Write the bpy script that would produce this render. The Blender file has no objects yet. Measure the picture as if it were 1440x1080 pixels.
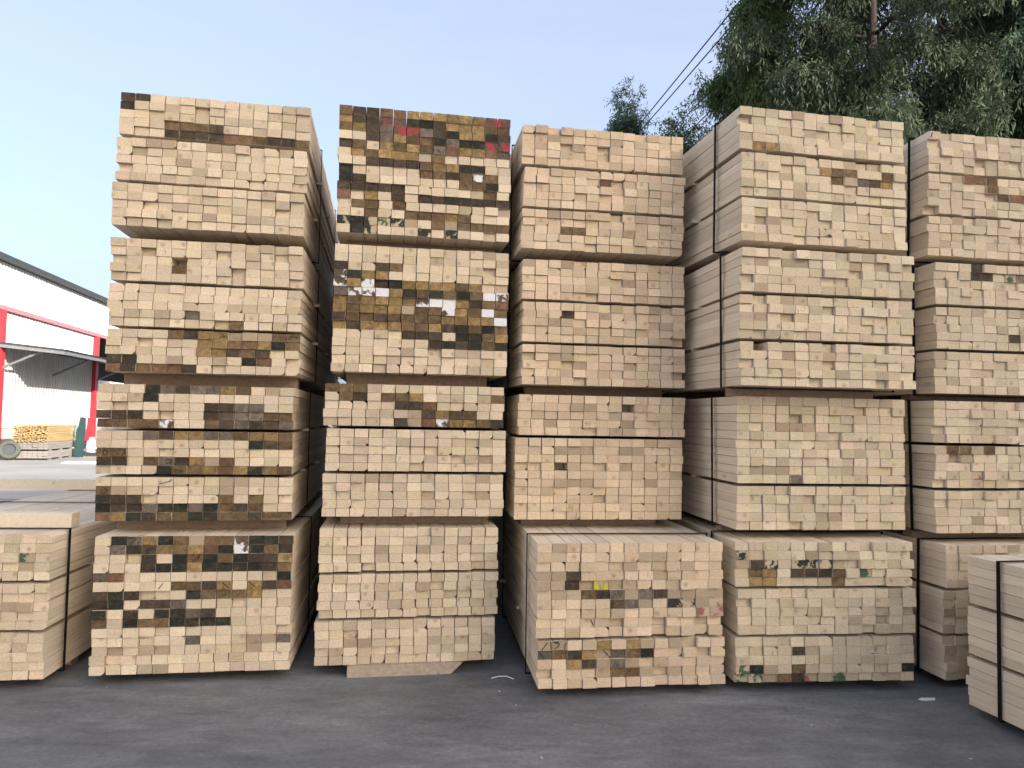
import bpy, bmesh, math, random
import numpy as np
from mathutils import Vector, Matrix
scene = bpy.context.scene
COL = scene.collection
R = math.radians

# ---------------------------------------------------------------- camera, sky, sun, exposure
F_PX, CAM_H, PITCH, ROLL = 1013.84, 1.5805, R(2.7895), R(1.0195)
_fw = Vector((0, math.cos(PITCH), math.sin(PITCH)))
_up = Vector((0, -math.sin(PITCH), math.cos(PITCH)))
_rt = Vector((1, 0, 0))
CX = _rt * math.cos(ROLL) + _up * math.sin(ROLL)
CY = -_rt * math.sin(ROLL) + _up * math.cos(ROLL)
cd = bpy.data.cameras.new('camera')
cd.sensor_width = 36.0
cd.lens = 36.0 * F_PX / 1440.0
cd.clip_start = 0.05
cd.clip_end = 3000
cam = bpy.data.objects.new('camera', cd)
COL.objects.link(cam)
m3 = Matrix((CX, CY, -_fw)).transposed()
cam.matrix_world = Matrix.Translation((0, 0, CAM_H)) @ m3.to_4x4()
scene.camera = cam

SUN_EL, SUN_AZ = R(18), math.atan2(0.78, -0.62)      # azimuth clockwise from +Y
world = bpy.data.worlds.new('World')
scene.world = world
world.use_nodes = True
nt = world.node_tree
bg = nt.nodes['Background']
sky = nt.nodes.new('ShaderNodeTexSky')
sky.sky_type = 'NISHITA'
sky.sun_disc = False
sky.sun_elevation = SUN_EL
sky.sun_rotation = SUN_AZ
sky.air_density = 0.75
sky.dust_density = 6.5
sky.ozone_density = 1.2
_tc = nt.nodes.new('ShaderNodeTexCoord')
_mp = nt.nodes.new('ShaderNodeMapping'); _mp.inputs['Scale'].default_value = (1.0, 1.0, 3.0)
nt.links.new(_tc.outputs['Generated'], _mp.inputs[0])
_no = nt.nodes.new('ShaderNodeTexNoise')
_no.inputs['Scale'].default_value = 2.2; _no.inputs['Detail'].default_value = 6; _no.inputs['Roughness'].default_value = 0.55; _no.inputs['Distortion'].default_value = 0.6
nt.links.new(_mp.outputs[0], _no.inputs['Vector'])
_mr = nt.nodes.new('ShaderNodeMapRange')
for _i, _v in ((1, 0.3), (2, 0.7), (3, 0.40), (4, 0.66)): _mr.inputs[_i].default_value = _v
nt.links.new(_no.outputs['Fac'], _mr.inputs[0])
_mx = nt.nodes.new('ShaderNodeMix'); _mx.data_type = 'RGBA'
_mx.inputs[7].default_value = (1.48, 1.62, 2.0, 1)          # thin haze veil, scattered daylight
nt.links.new(_mr.outputs[0], _mx.inputs[0]); nt.links.new(sky.outputs[0], _mx.inputs[6])
nt.links.new(_mx.outputs[2], bg.inputs[0])
bg.inputs[1].default_value = 0.15
sl = bpy.data.lights.new('sun', 'SUN')
sl.energy = 3.2
sl.angle = R(0.53)
sl.color = (1.0, 0.96, 0.90)
sun = bpy.data.objects.new('sun', sl)
COL.objects.link(sun)
sdir = Vector((math.sin(SUN_AZ) * math.cos(SUN_EL), math.cos(SUN_AZ) * math.cos(SUN_EL), math.sin(SUN_EL)))
sun.rotation_euler = (-sdir).to_track_quat('-Z', 'Y').to_euler()
sun.location = sdir * 60
vs = scene.view_settings
vs.view_transform = 'Standard'
vs.look = 'None'
vs.gamma = 1.0
vs.use_curve_mapping = False
vs.exposure = 1.8


def ray(px, py):
    return (_fw + CX * ((px - 720) / F_PX) + CY * ((540 - py) / F_PX))


def on_z(px, py, z=0.0):
    d = ray(px, py)
    t = (z - CAM_H) / d.z
    return Vector((0, 0, CAM_H)) + d * t


def at_y(px, py, y):
    d = ray(px, py)
    return Vector((0, 0, CAM_H)) + d * (y / d.y)


# ---------------------------------------------------------------- helpers
def tag(o, label=None, cat=None, group=None, kind=None):
    if label: o['label'] = label
    if cat: o['category'] = cat
    if group: o['group'] = group
    if kind: o['kind'] = kind
    return o


def empty(name, loc=(0, 0, 0), rz=0.0):
    o = bpy.data.objects.new(name, None)
    o.empty_display_size = 0.1
    o.location = loc
    o.rotation_euler = (0, 0, rz)
    COL.objects.link(o)
    return o


def obj(name, me, parent=None, loc=None, rot=None):
    o = bpy.data.objects.new(name, me)
    COL.objects.link(o)
    if parent: o.parent = parent
    if loc is not None: o.location = loc
    if rot is not None: o.rotation_euler = rot
    return o


class MB:
    """collects faces into one mesh"""
    def __init__(self):
        self.v = []; self.f = []; self.m = []

    def box(self, x0, x1, y0, y1, z0, z1, mi=0, M=None):
        c = [(x0, y0, z0), (x1, y0, z0), (x1, y1, z0), (x0, y1, z0), (x0, y0, z1), (x1, y0, z1), (x1, y1, z1), (x0, y1, z1)]
        self.hexa(c, mi, M)

    def hexa(self, c, mi=0, M=None):
        n = len(self.v)
        if M is not None: c = [tuple(M @ Vector(p)) for p in c]
        self.v += c
        for q in ((0, 3, 2, 1), (4, 5, 6, 7), (0, 1, 5, 4), (1, 2, 6, 5), (2, 3, 7, 6), (3, 0, 4, 7)):
            self.f.append(tuple(n + i for i in q)); self.m.append(mi)

    def prism(self, poly, axis_fn, d0, d1, mi=0):
        """extrude a 2D outline; axis_fn(u, v, d) -> xyz"""
        n = len(self.v); k = len(poly)
        self.v += [axis_fn(u, v, d0) for u, v in poly] + [axis_fn(u, v, d1) for u, v in poly]
        self.f.append(tuple(range(n, n + k))[::-1]); self.m.append(mi)
        self.f.append(tuple(range(n + k, n + 2 * k))); self.m.append(mi)
        for i in range(k):
            j = (i + 1) % k
            self.f.append((n + i, n + j, n + k + j, n + k + i)); self.m.append(mi)

    def tube(self, pts, rads, seg=8, mi=0, caps=True):
        n0 = len(self.v)
        pts = [Vector(p) for p in pts]
        a = None
        for i, p in enumerate(pts):
            t = (pts[min(i + 1, len(pts) - 1)] - pts[max(i - 1, 0)]).normalized()
            if a is None:
                a = t.orthogonal().normalized()
            else:
                a = (a - t * a.dot(t)).normalized()
            b = t.cross(a)
            for k in range(seg):
                an = 2 * math.pi * k / seg
                self.v.append(tuple(p + (a * math.cos(an) + b * math.sin(an)) * rads[i]))
        for i in range(len(pts) - 1):
            for k in range(seg):
                k2 = (k + 1) % seg
                self.f.append((n0 + i * seg + k, n0 + i * seg + k2, n0 + (i + 1) * seg + k2, n0 + (i + 1) * seg + k)); self.m.append(mi)
        if caps:
            self.f.append(tuple(n0 + k for k in range(seg))[::-1]); self.m.append(mi)
            e = n0 + (len(pts) - 1) * seg
            self.f.append(tuple(e + k for k in range(seg))); self.m.append(mi)

    def build(self, name, mats, parent=None, loc=None, rot=None, smooth=False):
        me = bpy.data.meshes.new(name)
        me.from_pydata(self.v, [], self.f)
        if not isinstance(mats, (list, tuple)): mats = [mats]
        for m in mats: me.materials.append(m)
        if len(mats) > 1: me.polygons.foreach_set('material_index', self.m)
        if smooth: me.polygons.foreach_set('use_smooth', [True] * len(self.f))
        me.update()
        return obj(name, me, parent, loc, rot)


# ---------------------------------------------------------------- materials
def newmat(name, rough=0.8, spec=0.3):
    m = bpy.data.materials.new(name)
    m.use_nodes = True
    t = m.node_tree
    b = t.nodes['Principled BSDF']
    b.inputs['Roughness'].default_value = rough
    b.inputs['Specular IOR Level'].default_value = spec
    return m, t, b


def N(t, typ, **kw):
    n = t.nodes.new(typ)
    for k, v in kw.items(): setattr(n, k, v)
    return n


def noise(t, vec, scale, detail=4, rough=0.55, dist=0.0):
    n = N(t, 'ShaderNodeTexNoise')
    n.inputs['Scale'].default_value = scale
    n.inputs['Detail'].default_value = detail
    n.inputs['Roughness'].default_value = rough
    n.inputs['Distortion'].default_value = dist
    if vec is not None: t.links.new(vec, n.inputs['Vector'])
    return n.outputs['Fac']


def maprange(t, fac, a, b, c, d, clamp=True):
    n = N(t, 'ShaderNodeMapRange')
    n.clamp = clamp
    t.links.new(fac, n.inputs[0])
    for i, v in zip((1, 2, 3, 4), (a, b, c, d)): n.inputs[i].default_value = v
    return n.outputs[0]


def math2(t, op, a, b=None):
    n = N(t, 'ShaderNodeMath', operation=op)
    for i, v in ((0, a), (1, b)):
        if v is None: continue
        if isinstance(v, (int, float)): n.inputs[i].default_value = v
        else: t.links.new(v, n.inputs[i])
    return n.outputs[0]


def mix(t, fac, a, b, mode='MIX'):
    n = N(t, 'ShaderNodeMix', data_type='RGBA', blend_type=mode)
    for i, v in ((0, fac), (6, a), (7, b)):
        if isinstance(v, (int, float)): n.inputs[i].default_value = v
        elif isinstance(v, tuple): n.inputs[i].default_value = (*v[:3], 1)
        else: t.links.new(v, n.inputs[i])
    return n.outputs[2]


def gray(t, fac):
    n = N(t, 'ShaderNodeCombineColor')
    for i in range(3): t.links.new(fac, n.inputs[i])
    return n.outputs[0]


def bump(t, b, h, strength=0.3, dist=0.002):
    n = N(t, 'ShaderNodeBump')
    n.inputs['Strength'].default_value = strength
    n.inputs['Distance'].default_value = dist
    t.links.new(h, n.inputs['Height'])
    t.links.new(n.outputs[0], b.inputs['Normal'])


def offset_coord(t, mult=37.0):
    tc = N(t, 'ShaderNodeTexCoord')
    oi = N(t, 'ShaderNodeObjectInfo')
    cb = N(t, 'ShaderNodeCombineXYZ')
    a = math2(t, 'MULTIPLY', oi.outputs['Random'], mult)
    b = math2(t, 'MULTIPLY', oi.outputs['Random'], mult * 2.7)
    t.links.new(a, cb.inputs[0]); t.links.new(b, cb.inputs[2])
    va = N(t, 'ShaderNodeVectorMath', operation='ADD')
    t.links.new(tc.outputs['Object'], va.inputs[0]); t.links.new(cb.outputs[0], va.inputs[1])
    return tc, oi, va.outputs[0]


def vscale(t, vec, s):
    n = N(t, 'ShaderNodeVectorMath', operation='MULTIPLY')
    t.links.new(vec, n.inputs[0]); n.inputs[1].default_value = s
    return n.outputs[0]


def end_material(name, stained=False, patch=None, thr=0.5, pscale=9.0):
    m, t, b = newmat(name, 0.85, 0.2)
    tc, oi, vec = offset_coord(t)
    # growth rings around a pith that lies somewhere beside each end
    rnd = oi.outputs['Random']
    cb = N(t, 'ShaderNodeCombineXYZ')
    t.links.new(maprange(t, math2(t, 'FRACT', math2(t, 'MULTIPLY', rnd, 91.7)), 0, 1, -0.09, 0.09), cb.inputs[0])
    t.links.new(maprange(t, math2(t, 'FRACT', math2(t, 'MULTIPLY', rnd, 53.3)), 0, 1, -0.09, 0.09), cb.inputs[2])
    va = N(t, 'ShaderNodeVectorMath', operation='ADD')
    t.links.new(tc.outputs['Object'], va.inputs[0]); t.links.new(cb.outputs[0], va.inputs[1])
    w = N(t, 'ShaderNodeTexWave', wave_type='RINGS', rings_direction='Y')
    w.inputs['Scale'].default_value = 19
    w.inputs['Distortion'].default_value = 2.2
    w.inputs['Detail'].default_value = 2
    t.links.new(va.outputs[0], w.inputs['Vector'])
    rs_ = maprange(t, math2(t, 'FRACT', math2(t, 'MULTIPLY', rnd, 17.9)), 0.35, 1.0, 0.0, 0.16)
    ringv = math2(t, 'SUBTRACT', 1.02, math2(t, 'MULTIPLY', w.outputs['Fac'], rs_))
    ring = maprange(t, math2(t, 'MULTIPLY', w.outputs['Fac'], noise(t, vec, 12, 2)), 0, 0.6, 0.93, 1.03)
    fine = maprange(t, noise(t, vec, 70, 4, 0.65), 0.3, 0.7, 0.86, 1.10)
    saw = maprange(t, noise(t, vscale(t, vec, (6, 6, 160)), 1.5, 2, 0.5), 0.3, 0.7, 0.94, 1.05)
    blot = noise(t, vec, 18, 3, 0.6)
    col = oi.outputs['Color']
    if stained:
        dark = mix(t, 1.0, col, (0.45, 0.43, 0.42), 'MULTIPLY')
        lite = mix(t, 1.0, col, (1.65, 1.55, 1.42), 'MULTIPLY')
        f = maprange(t, noise(t, vec, 30, 6, 0.75, 0.9), 0.34, 0.66, 0, 1)
        col = mix(t, f, dark, lite)
        gw = N(t, 'ShaderNodeNewGeometry')
        wn = noise(t, gw.outputs['Position'], 11, 6, 0.68, 0.7)
        col = mix(t, maprange(t, wn, 0.55, 0.70, 0, 0.3), col, (0.026, 0.024, 0.020))
        wn2 = noise(t, vscale(t, gw.outputs['Position'], (1, 1, 1.3)), 17.3, 5, 0.7, 0.9)
        col = mix(t, maprange(t, wn2, 0.56, 0.70, 0, 0.4), col, (0.20, 0.15, 0.09))
        f2 = maprange(t, noise(t, vec, 45, 3, 0.6), 0.60, 0.74, 0, 0.35)
        col = mix(t, f2, col, (0.34, 0.26, 0.17))
    else:
        f = maprange(t, blot, 0.54, 0.78, 0, 0.24)
        col = mix(t, f, col, (0.36, 0.27, 0.18))
        ln = N(t, 'ShaderNodeVectorMath', operation='LENGTH')
        t.links.new(vscale(t, va.outputs[0], (1, 0, 1)), ln.inputs[0])
        col = mix(t, maprange(t, ln.outputs['Value'], 0.004, 0.020, 0.55, 0), col, (0.27, 0.17, 0.10))
        ck = noise(t, vscale(t, vec, (55, 1, 9)), 1.0, 3, 0.6, 1.0)
        col = mix(t, maprange(t, ck, 0.665, 0.70, 0, 0.5), col, (0.20, 0.14, 0.09))
        sm = noise(t, vec, 24, 4, 0.7, 0.5)
        col = mix(t, maprange(t, sm, 0.66, 0.78, 0, 0.55), col, (0.21, 0.17, 0.12))
    k = math2(t, 'MULTIPLY', math2(t, 'MULTIPLY', math2(t, 'MULTIPLY', ring, ringv), fine), saw)
    col = mix(t, 1.0, col, gray(t, k), 'MULTIPLY')
    if patch:
        ge = N(t, 'ShaderNodeNewGeometry')
        pn = noise(t, ge.outputs['Position'], pscale, 4, 0.62, 0.4)
        pf = maprange(t, pn, thr - 0.025, thr + 0.025, 0, 1)
        pc = mix(t, 1.0, patch, gray(t, fine), 'MULTIPLY')
        col = mix(t, pf, col, pc)
    t.links.new(col, b.inputs['Base Color'])
    bump(t, b, k, 0.5, 0.002)
    return m


def side_material(name, c0, c1, rough=0.7, var=(0.84, 1.08)):
    m, t, b = newmat(name, rough, 0.25)
    tc, oi, vec = offset_coord(t)
    g = noise(t, vscale(t, vec, (38, 1.1, 38)), 1.0, 4, 0.6, 0.3)
    g2 = noise(t, vscale(t, vec, (160, 3.0, 160)), 1.0, 2, 0.5)
    col = mix(t, maprange(t, g, 0.33, 0.68, 0, 1), c0, c1)
    kn = N(t, 'ShaderNodeTexVoronoi')
    kn.inputs['Scale'].default_value = 1.0
    t.links.new(vscale(t, vec, (9, 2.2, 9)), kn.inputs['Vector'])
    col = mix(t, maprange(t, kn.outputs['Distance'], 0.05, 0.12, 0.55, 0), col, (0.22, 0.13, 0.07))
    k = math2(t, 'MULTIPLY', maprange(t, oi.outputs['Random'], 0, 1, var[0], var[1]), maprange(t, g2, 0.3, 0.7, 0.93, 1.05))
    col = mix(t, 1.0, col, gray(t, k), 'MULTIPLY')
    t.links.new(col, b.inputs['Base Color'])
    bump(t, b, g2, 0.25, 0.001)
    return m


def plain(name, c, rough=0.6, spec=0.3, metal=0.0, nscale=6.0, amp=0.12, stretch=(1, 1, 1)):
    m, t, b = newmat(name, rough, spec)
    b.inputs['Metallic'].default_value = metal
    tc = N(t, 'ShaderNodeTexCoord')
    n = noise(t, vscale(t, tc.outputs['Object'], stretch), nscale, 5, 0.6)
    k = maprange(t, n, 0.3, 0.7, 1 - amp, 1 + amp)
    col = mix(t, 1.0, (*c,), gray(t, k), 'MULTIPLY')
    t.links.new(col, b.inputs['Base Color'])
    bump(t, b, n, 0.15, 0.004)
    return m


M_END = end_material('pine_end')
M_STAIN = end_material('stained_end', True)
M_WHITE = end_material('white_painted_end', True, (0.66, 0.66, 0.65), 0.50, 16)
M_WHITEF = end_material('full_white_end', False, (0.66, 0.66, 0.65), 0.36, 16)
M_RED = end_material('red_painted_end', True, (0.33, 0.05, 0.06), 0.50, 14)
M_REDL = end_material('red_marked_pine_end', False, (0.30, 0.12, 0.09), 0.52, 14)
M_GREEN = end_material('green_painted_end', False, (0.06, 0.11, 0.06), 0.50, 13)
M_BLACK = end_material('mould_marked_end', False, (0.035, 0.036, 0.028), 0.50, 15)
M_YEL = end_material('yellow_marked_end', False, (0.52, 0.46, 0.04), 0.44, 15)
M_SIDE = side_material('pine_side', (0.70, 0.61, 0.48), (0.61, 0.51, 0.385))
M_BEARER = side_material('bearer_wood', (0.31, 0.225, 0.165), (0.22, 0.155, 0.11))
M_STICK = side_material('stick_wood', (0.60, 0.50, 0.38), (0.50, 0.40, 0.28))
M_BLOCK = side_material('grey_block', (0.44, 0.36, 0.28), (0.33, 0.26, 0.20))
M_PLANK = side_material('fresh_plank', (0.70, 0.62, 0.48), (0.62, 0.53, 0.39))
M_STRAP = plain('black_strap', (0.010, 0.010, 0.011), 0.8, 0.1, 0, 20, 0.1)
M_INK = plain('ink', (0.03, 0.025, 0.02), 0.7, 0.2)


def ground_material():
    m, t, b = newmat('asphalt', 0.72, 0.35)
    tc = N(t, 'ShaderNodeTexCoord')
    p = tc.outputs['Object']
    big = noise(t, vscale(t, p, (0.8, 1.5, 1)), 0.9, 5, 0.6, 0.5)
    mid = noise(t, vscale(t, p, (1.5, 4.5, 1)), 2.2, 6, 0.65, 0.4)
    fine = noise(t, p, 160, 3, 0.7)
    col = mix(t, maprange(t, big, 0.32, 0.68, 0, 1), (0.110, 0.114, 0.119), (0.190, 0.193, 0.195))
    col = mix(t, 1.0, col, gray(t, maprange(t, mid, 0.28, 0.72, 0.70, 1.30)), 'MULTIPLY')
    col = mix(t, 1.0, col, gray(t, maprange(t, fine, 0.25, 0.75, 0.80, 1.2)), 'MULTIPLY')
    agg = noise(t, p, 34, 4, 0.75)
    col = mix(t, 1.0, col, gray(t, maprange(t, agg, 0.3, 0.7, 0.84, 1.18)), 'MULTIPLY')
    pat = noise(t, vscale(t, p, (1.0, 2.0, 1)), 5.5, 6, 0.7, 1.2)
    col = mix(t, maprange(t, pat, 0.55, 0.72, 0, 0.45), col, (0.085, 0.086, 0.09))
    oil = noise(t, p, 1.7, 3, 0.5, 0.4)
    col = mix(t, maprange(t, oil, 0.66, 0.74, 0, 0.35), col, (0.16, 0.125, 0.115))
    # pale dusty scuffs
    sc = noise(t, vscale(t, p, (2.2, 9, 1)), 2.6, 5, 0.7, 0.8)
    col = mix(t, maprange(t, sc, 0.60, 0.74, 0, 0.5), col, (0.27, 0.265, 0.255))
    # hairline cracks
    v = N(t, 'ShaderNodeTexVoronoi', feature='DISTANCE_TO_EDGE')
    v.inputs['Scale'].default_value = 0.55
    wp = N(t, 'ShaderNodeTexNoise'); wp.inputs['Scale'].default_value = 2.5; wp.inputs['Detail'].default_value = 5
    t.links.new(p, wp.inputs['Vector'])
    va = N(t, 'ShaderNodeVectorMath', operation='MULTIPLY_ADD')
    t.links.new(wp.outputs['Color'], va.inputs[0]); va.inputs[1].default_value = (0.5, 0.5, 0); t.links.new(p, va.inputs[2])
    t.links.new(va.outputs[0], v.inputs['Vector'])
    cr = maprange(t, v.outputs['Distance'], 0.001, 0.004, 0.35, 0)
    crm = maprange(t, noise(t, p, 0.8, 2), 0.58, 0.68, 0, 1)
    col = mix(t, math2(t, 'MULTIPLY', cr, crm), col, (0.03, 0.03, 0.03))
    t.links.new(col, b.inputs['Base Color'])
    t.links.new(maprange(t, mid, 0.3, 0.7, 0.58, 0.85), b.inputs['Roughness'])
    bump(t, b, fine, 0.35, 0.004)
    return m


M_ASPH = ground_material()
M_CONC = plain('pale_concrete', (0.29, 0.285, 0.275), 0.85, 0.2, 0, 0.5, 0.16)

# ---------------------------------------------------------------- ground
g = MB()
g.v = [(-400, -400, -0.004), (400, -400, -0.004), (400, 900, -0.004), (-400, 900, -0.004)]
g.f = [(0, 1, 2, 3)]; g.m = [0]
tag(g.build('ground', M_CONC), 'pale concrete ground reaching past the sheds', 'ground', kind='structure')
g = MB()
g.v = [(-9.0, -6, 0), (30, -6, 0), (30, 13.0, 0), (-11.2, 13.0, 0)]  # rear edge kept short so sunlit concrete behind the camera bounces light
g.f = [(0, 1, 2, 3)]; g.m = [0]
tag(g.build('asphalt_yard', M_ASPH), 'dark grey asphalt in front of the timber stacks', 'ground', kind='structure')

# ---------------------------------------------------------------- timber bundles
LEN = 3.0
CW, CH = 0.0854, 0.0522       # nominal cell


def beam_mesh(i, rng):
    w = CW - rng.choice((0.0012, 0.0018, 0.0022, 0.0026, 0.003, 0.0045))
    h = CH - rng.choice((0.001, 0.0014, 0.0018, 0.0022, 0.003))
    ch = [rng.uniform(0.0007, 0.0018) for _ in range(4)]
    if i >= 12:
        ch[rng.randrange(4)] = rng.uniform(0.012, 0.024)     # wane: a corner lost to bark
    hx, hz = w / 2, h / 2
    sx = (-1, 1, 1, -1); sz = (-1, -1, 1, 1)
    prof = []
    for c in range(4):
        k = ch[c]; x, z = sx[c] * hx, sz[c] * hz
        kz = min(k, 0.016)
        a = (x - sx[c] * k, z); b2 = (x, z - sz[c] * kz)
        if c in (0, 2): prof += [b2, a] if c == 0 else [b2, a]
        else: prof += [a, b2]
    tx, tz = rng.gauss(0, 0.02), rng.gauss(0, 0.035)
    v = [(x, tx * x + tz * z, z) for x, z in prof] + [(x, LEN + tx * x - tz * z, z) for x, z in prof]
    n = len(prof)
    f = [tuple(range(n)), tuple(range(n, 2 * n))[::-1]]
    for k in range(n):
        j = (k + 1) % n
        f.append((k, n + k, n + j, j))
    me = bpy.data.meshes.new('beam')
    me.from_pydata(v, [], f)
    me.materials.append(M_SIDE); me.materials.append(M_END)
    me.polygons.foreach_set('material_index', [1, 1] + [0] * n)
    me.update()
    return me


_rb = random.Random(5)
BEAMS = [beam_mesh(i, _rb) for i in range(17)]

PAL = {
    'k': ((0.026, 0.028, 0.022), M_STAIN), 'd': ((0.060, 0.047, 0.035), M_STAIN), 'b': ((0.135, 0.094, 0.053), M_STAIN),
    'o': ((0.250, 0.178, 0.082), M_STAIN), 'g': ((0.140, 0.120, 0.100), M_STAIN), 'u': ((0.150, 0.088, 0.054), M_STAIN),
    't': ((0.38, 0.295, 0.200), M_END), 'w': ((0.6, 0.6, 0.6), M_WHITEF), 'W': ((0.095, 0.072, 0.053), M_WHITE),
    'r': ((0.105, 0.074, 0.055), M_RED), 'R': ((0.48, 0.37, 0.26), M_REDL), 'G': ((0.43, 0.35, 0.24), M_GREEN),
    'K': ((0.47, 0.38, 0.26), M_BLACK), 'y': ((0.42, 0.32, 0.20), M_YEL),
}
# light pine ends: several natural shades
LIGHT = [(0.630, 0.521, 0.373)] * 6 + [(0.657, 0.544, 0.393)] * 4 + [(0.623, 0.500, 0.363)] * 4 + [(0.589, 0.483, 0.343)] * 3 + \
        [(0.603, 0.497, 0.331)] * 3 + [(0.569, 0.476, 0.336), (0.510, 0.411, 0.278), (0.636, 0.499, 0.365), (0.672, 0.557, 0.403)]

GRID = {
    '1d': {0: 'dd...........', 1: 'd............', 3: '...bbbd......', 4: '...ddddubbddb', 5: '..tt..tt.....', 7: '....t........', 13: '......t......'},
    '1c': {2: '....x........', 3: '....b........', 8: '...t.g.......', 9: '........b....', 10: '....bdootttbb', 11: '......oobbokb', 12: '......oodbd..',
           13: 'dd.......ku..', 14: 'udbuud.......'},
    '1b': {0: '...kgdggob.t.', 1: '...k.........', 2: '.......ddgg..', 3: 'ddd....dgggbb', 4: 'ubbbW..bdgddg', 5: '...gdooggboob', 6: '..........kdb',
           7: 'bb...........', 8: 'dd.bgdotb....', 9: '....kbbouokob', 10: '........tt...', 11: 'bt......t....', 12: 'kdd.....b.b..', 13: 'kddgkkgkbdb..', 14: 'uokdbbkkbbdbb'},
    '1a': {0: '.kgokbtubWkkd', 1: '.gkdoboukWkbd', 2: '...d.kbkbkddo', 3: '...dkkokkkkdb', 4: 'gu..........k', 5: '.....bbdo.odu', 6: 'dkd...kbbbo..',
           7: 'dk.ddg.......', 8: 'k.d.kkgd.....', 9: 'b.kbbkdkk....', 11: '......g...ttg', 12: '.t.tt.....t..'},
    '2d': {0: 'bddbuoooooorr', 1: 'oddrrdkdooobu', 2: 'bodgrrgdkookd', 3: '..dgobukgkkrr', 4: 'db.obobguooug', 5: '.obooo.b.....', 6: '..ddddbookk..',
           7: 'k.....bbdbWb.', 8: 'kd.......bbk.', 9: 'ddddd......b.', 10: 'u.o.d.ddkdddd', 11: '.bb.b........', 12: '..b..bbbob...', 13: 'KkKGKt.btbbbb', 14: '.kK...K.K....'},
    '2c': {2: 'd..db........', 3: 'Wkoo.........', 4: 'WoWdkoooobo..', 5: 'gWWwokbkbkbwW', 6: 'obooooWwwodbu'.replace('oW', 'oW'), 7: 'obooot' + 'bbWobwb', 8: 'dbbdbbbbobo' + 'ow',
           9: 'odooobbodkbkb', 10: '.....ddd.kkbo', 11: '.......dkdkbd', 12: '.....t.......'},
    '2b': {0: 'bbb..........', 1: '.bd.bbo.....b', 2: '.....ddu.....', 3: '......tdodb..', 4: '.....dtuWoobd', 8: '...........t.', 10: '...t.......t.', 12: '.......t...t.'},
    '2a': {2: '....t..t.....', 6: '.......t.....', 12: '..tt.........', 13: '.t...........'},
    '3d': {1: '..t..........', 2: '....t........', 6: '......u......', 10: '..t..........', 12: '...bb...t....'},
    '3c': {0: '...t.........', 2: '........t....', 5: '..........t..', 6: '...d.........', 7: '..t..........', 11: '..tt.........', 12: '....t........'},
    '3b': {1: '....tt..x....', 3: '..t.....t....', 6: '...ttt..tt...', 8: '...x....t....', 10: '...ttt.......'},
    '3a': {3: 'ttd..........', 4: 'ttdtyt.......', 5: '...bdgtgdtttt', 6: '.....dgt.KKtR', 7: '...........RR', 10: 'tt..o.ot.t...', 11: 'gbdotgbk.....', 12: '..odtgt......', 13: '....tbbt.t...'},
    '4d': {0: '....t..t.....', 4: '.oo..........', 6: '......obb..b.', 7: '.......btgdo.', 9: '....t........', 12: '.tt..........', 13: '......K......'},
    '4c': {1: '.t.tt...t....', 4: '.t...........', 5: '...t.........', 7: '.t...........', 10: '.x...........', 11: '...t..t......'},
    '4b': {0: '...t.........', 3: '...ttt.......', 8: '.ttt.........', 9: '....g........', 13: '......tt.....'},
    '4a': {1: 'K............', 2: 'tdK.KKK......', 3: '.bo.dddb.G...', 4: '.oo....b.....', 11: '....d........', 13: 'Gkt.b.......k', 14: 'GGtbdRGG.....'},
    '5d': {5: '..tubb.......', 6: '.....b.......', 7: '......uuu....', 10: '..t..........'},
    '5c': {0: '...d.........', 1: '...dd.Ggu....', 8: '......d......'},
    '5b': {5: '.bb.b........', 6: '.tt..........', 8: '...R.........'},
    '5a': {}, '0a': {2: '...........G.', 3: '...........t.', 7: '..........tt.'}, '6a': {},
}
GROUPS = {'3b': (5, 10), '4b': (10, 5), '3a': (10, 5), '2d': (15,), '1a': (15,), '2c': (15,)}
B = {
    '1a': (-1.862, 4.315, 8.59, 1.117, 0.795, 0.061, 0.061), '1b': (-1.909, 4.383, 9.57, 1.129, 0.816, 0.078, 0.933),
    '1c': (-1.878, 4.378, 8.84, 1.121, 0.807, 0.075, 1.825), '1d': (-1.850, 4.342, 10.10, 1.109, 0.810, 0.065, 2.696),
    '2a': (-0.616, 4.524, 9.36, 1.104, 0.825, 0.068, 0.068), '2b': (-0.597, 4.530, 8.20, 1.121, 0.819, 0.071, 0.965),
    '2c': (-0.593, 4.603, 9.21, 1.117, 0.810, 0.078, 1.862), '2d': (-0.583, 4.568, 10.04, 1.102, 0.816, 0.065, 2.737),
    '3a': (0.715, 4.220, 7.22, 1.109, 0.815, 0.060, 0.060), '3b': (0.595, 4.738, 7.58, 1.124, 0.806, 0.062, 0.938),
    '3c': (0.603, 4.742, 8.89, 1.110, 0.821, 0.065, 1.809), '3d': (0.594, 4.716, 8.79, 1.104, 0.814, 0.065, 2.695),
    '4a': (1.894, 4.350, 5.10, 1.109, 0.820, 0.060, 0.060), '4b': (1.910, 4.461, 7.38, 1.110, 0.811, 0.055, 0.935),
    '4c': (1.881, 4.273, 8.07, 1.114, 0.811, 0.057, 1.803), '4d': (1.889, 4.351, 10.33, 1.113, 0.815, 0.058, 2.672),
    '5a': (3.192, 4.510, 8.50, 1.105, 0.806, 0.054, 0.054), '5b': (3.175, 4.557, 8.50, 1.105, 0.820, 0.063, 0.924),
    '5c': (3.196, 4.592, 8.50, 1.105, 0.828, 0.047, 1.792), '5d': (3.210, 4.677, 8.50, 1.105, 0.814, 0.064, 2.684),
    '0a': (-3.171, 4.107, 6.00, 1.105, 0.816, 0.058, 0.058),
}
# exact seating: every bundle stands on the one below
for c in '12345':
    z = 0.0
    for tt in 'abcd':
        x, y, a, w, h, b_, _z = B[c + tt]
        B[c + tt] = (x, y, a, w, h, b_, z + b_)
        z += b_ + h
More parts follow.
